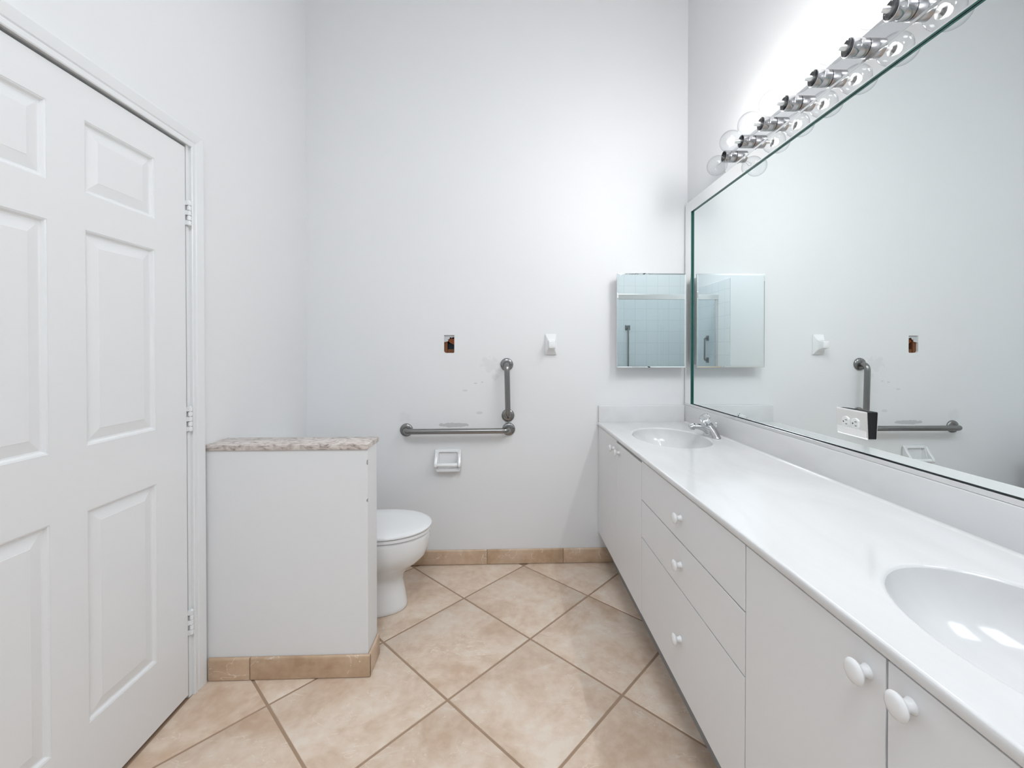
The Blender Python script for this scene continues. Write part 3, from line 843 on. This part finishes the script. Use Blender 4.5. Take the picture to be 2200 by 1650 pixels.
# ================================================================== WALL FITTINGS ON THE BACK WALL
def grab_bar(name, a, b, label, flange_r=0.0385, tube_r=0.0160, off=0.060):
    """a, b: flange centres (x, z) on the back wall"""
    A = Vector((a[0], YB, a[1])); Bv = Vector((b[0], YB, b[1])); n = Vector((0, -1, 0))
    root = thing(name, (A + Bv) / 2 - Vector((0, 0, abs(a[1] - b[1]) / 2)), label, 'grab bar', 'steel grab bars beside the toilet')
    bm = B(); tube(bm, fillet([A + n * 0.002, A + n * off, Bv + n * off, Bv + n * 0.002], 0.042, 10), tube_r, 24); build('bar', bm, M['steel'], root, smooth=50)
    for P in (A, Bv):
        bm = B(); lathe(bm, P + n * 0.0002, n, [(flange_r, 0), (flange_r, 0.003), (flange_r * 0.97, 0.007), (flange_r * 0.86, 0.011), (flange_r * 0.55, 0.0135), (tube_r * 1.02, 0.0135)], 40, True, True)
        build('flange', bm, M['steel'], root, smooth=40)
grab_bar('grab_bar', (-0.579, 0.807), (0.028, 0.8085), 'horizontal brushed-steel grab bar on the back wall')
grab_bar('grab_bar', (0.0235, 0.8905), (0.0165, 1.195), 'short upright brushed-steel grab bar on the back wall')

# ceramic recessed toilet-paper holder
tp = thing('toilet_paper_holder', (-0.332, YB, 0.563), 'empty white ceramic toilet-paper holder below the grab bar', 'paper holder')
x0, x1, z0, z1 = -0.403, -0.259, 0.566, 0.692
bm = B()
ri = [(-0.386, 0.597), (-0.276, 0.597), (-0.276, 0.677), (-0.386, 0.677)]
out_r = round_rect(x0, x1, z0, z1, 0.010)
in_r = round_rect(x0 + 0.016, x1 - 0.016, z0 + 0.016, z1 - 0.014, 0.008)
def pr_(lp, y): return [(u, y, v) for u, v in lp]
def slope(v): return YB - 0.013 - 0.030 * (z1 - v) / (z1 - z0)     # the frame leans out towards the bottom
loft(bm, [pr_(out_r, YB - 0.0003), [(u, slope(v) + 0.004, v) for u, v in out_r], [(x0 + (u - x0) * 0.965 + 0.0025, slope(v), z0 + (v - z0) * 0.965 + 0.0022) for u, v in out_r]], True, False)
loft(bm, [[(x0 + (u - x0) * 0.965 + 0.0025, slope(v), z0 + (v - z0) * 0.965 + 0.0022) for u, v in out_r], [(u, slope(v), v) for u, v in in_r],
          [(u, slope(v) + 0.006, v) for u, v in in_r], [((u + 0.331) * 0.9 - 0.331, YB - 0.003, (v - 0.64) * 0.88 + 0.64) for u, v in in_r]], False, True)
bmesh.ops.remove_doubles(bm, verts=bm.verts, dist=1e-6)
build('holder_body', bm, M['ceramic'], tp, smooth=40)
for s, xc in ((-1, -0.3995), (1, -0.2625)):
    bm = B(); hw = 0.0075
    pts = [(YB - 0.006, 0.690), (YB - 0.016, 0.686), (YB - 0.032, 0.655), (YB - 0.060, 0.622), (YB - 0.066, 0.608), (YB - 0.062, 0.597), (YB - 0.046, 0.590), (YB - 0.006, 0.588)]
    rings = []
    for dx, k in ((-hw, 0.0022), (-hw + 0.002, 0), (hw - 0.002, 0), (hw, 0.0022)):
        cy = sum(p[0] for p in pts) / len(pts); cz = sum(p[1] for p in pts) / len(pts)
        rings.append([(xc + dx, y + (cy - y) * k * 14, z + (cz - z) * k * 14) for y, z in pts])
    loft(bm, rings); build('arm', bm, M['ceramic'], tp, smooth=50)
bm = B()
loft(bm, [[(x, y, z) for y, z in [(YB - 0.004, 0.562), (YB - 0.036, 0.563), (YB - 0.042, 0.567), (YB - 0.044, 0.574), (YB - 0.041, 0.5850), (YB - 0.004, 0.5875)]] for x in (-0.3955, -0.2665)])
build('lower_lip', bm, M['ceramic'], tp, smooth=30)
bm = B(); lathe(bm, (-0.393, YB - 0.050, 0.608), (1, 0, 0), [(0.006, 0), (0.0115, 0.002), (0.0115, 0.120), (0.006, 0.122)], 24)
build('roller', bm, M['seat'], tp, smooth=40)

# ceramic post of a missing towel bar
hk = thing('towel_bar_post', (0.281, YB, 1.252), 'white ceramic towel-bar post alone on the back wall', 'towel hook')
bm = B()
def rr3(cx, hw, zc, hh, y, r): return [(u, y, v) for u, v in round_rect(cx - hw, cx + hw, zc - hh, zc + hh, r, 4)]
loft(bm, [rr3(0.281, 0.0345, 1.3155, 0.0615, YB - 0.0003, 0.004), rr3(0.281, 0.0345, 1.3155, 0.0615, YB - 0.007, 0.004), rr3(0.281, 0.0325, 1.3155, 0.0575, YB - 0.010, 0.004), rr3(0.281, 0.028, 1.315, 0.046, YB - 0.018, 0.005),
          rr3(0.281, 0.024, 1.314, 0.035, YB - 0.028, 0.006), rr3(0.281, 0.0215, 1.3135, 0.0275, YB - 0.040, 0.006), rr3(0.281, 0.0205, 1.3135, 0.024, YB - 0.054, 0.006), rr3(0.281, 0.0205, 1.3145, 0.0225, YB - 0.068, 0.006),
          rr3(0.281, 0.0190, 1.3145, 0.0205, YB - 0.074, 0.007), rr3(0.281, 0.014, 1.3145, 0.015, YB - 0.0765, 0.006)])
build('post', bm, M['ceramic'], hk, smooth=38)

# ================================================================== SHOWER (seen in the mirrors)
sh = thing('shower_screen', ((XL + XR) / 2, YS, 0), 'framed glass shower screen reflected in the medicine cabinet mirror', 'shower screen')
bm = B(); box(bm, XL + 0.0125, XR - 0.0125, YS - 0.05, YS + 0.05, 0.0, 0.10, 0.004); build('curb', bm, M['ceramic'], sh)
bm = B(); box(bm, XL + 0.0125, XR - 0.0125, YS - 0.03, YS + 0.03, 2.065, 2.145, 0.004); build('header', bm, M['channel'], sh)
for xa, xb in ((XL + 0.0125, XL + 0.05), (XR - 0.05, XR - 0.0125)) :
    bm = B(); box(bm, xa, xb, YS - 0.015, YS + 0.015, 0.10, 2.065, 0.003); build('jamb', bm, M['channel'], sh)
for xa, xb in ((XL + 0.05, -0.252), (-0.246, XR - 0.05)):
    bm = B(); box(bm, xa, xb, YS - 0.003, YS + 0.003, 0.10, 2.065); build('glass_pane', bm, M['shower_glass'], sh)
bm = B(); box(bm, XL + 0.0125, XR - 0.0125, YE + 0.001, YS - 0.051, -0.002, 0.03, 0.002); build('shower_pan', bm, M['ceramic'], sh)
def shower_bar(base, n, zt, zb, label):
    P = Vector(base); n = Vector(n)
    root = thing('shower_grab_bar', (P.x, P.y, zb), label, 'grab bar', 'chrome grab bars in the shower')
    A = Vector((P.x, P.y, zt)); Bv = Vector((P.x, P.y, zb))
    bm = B(); tube(bm, fillet([A + n * 0.004, A + n * 0.05, Bv + n * 0.05, Bv + n * 0.004], 0.02, 6), 0.0125, 18); build('bar', bm, M['steel'], root, smooth=50)
    for Q in (A, Bv):
        bm = B(); lathe(bm, Q + n * 0.0004, n, [(0.062, 0), (0.062, 0.008), (0.045, 0.016), (0.014, 0.018)], 4); build('flange', bm, M['steel'], root)
shower_bar((0.036, YE, 0), (0, 1, 0), 1.67, 0.92, 'upright grab bar with diamond flange reflected in the medicine cabinet')
shower_bar((XL + 0.012, -1.99, 0), (1, 0, 0), 1.47, 1.11, 'short grab bar with diamond flanges in the double mirror reflection')
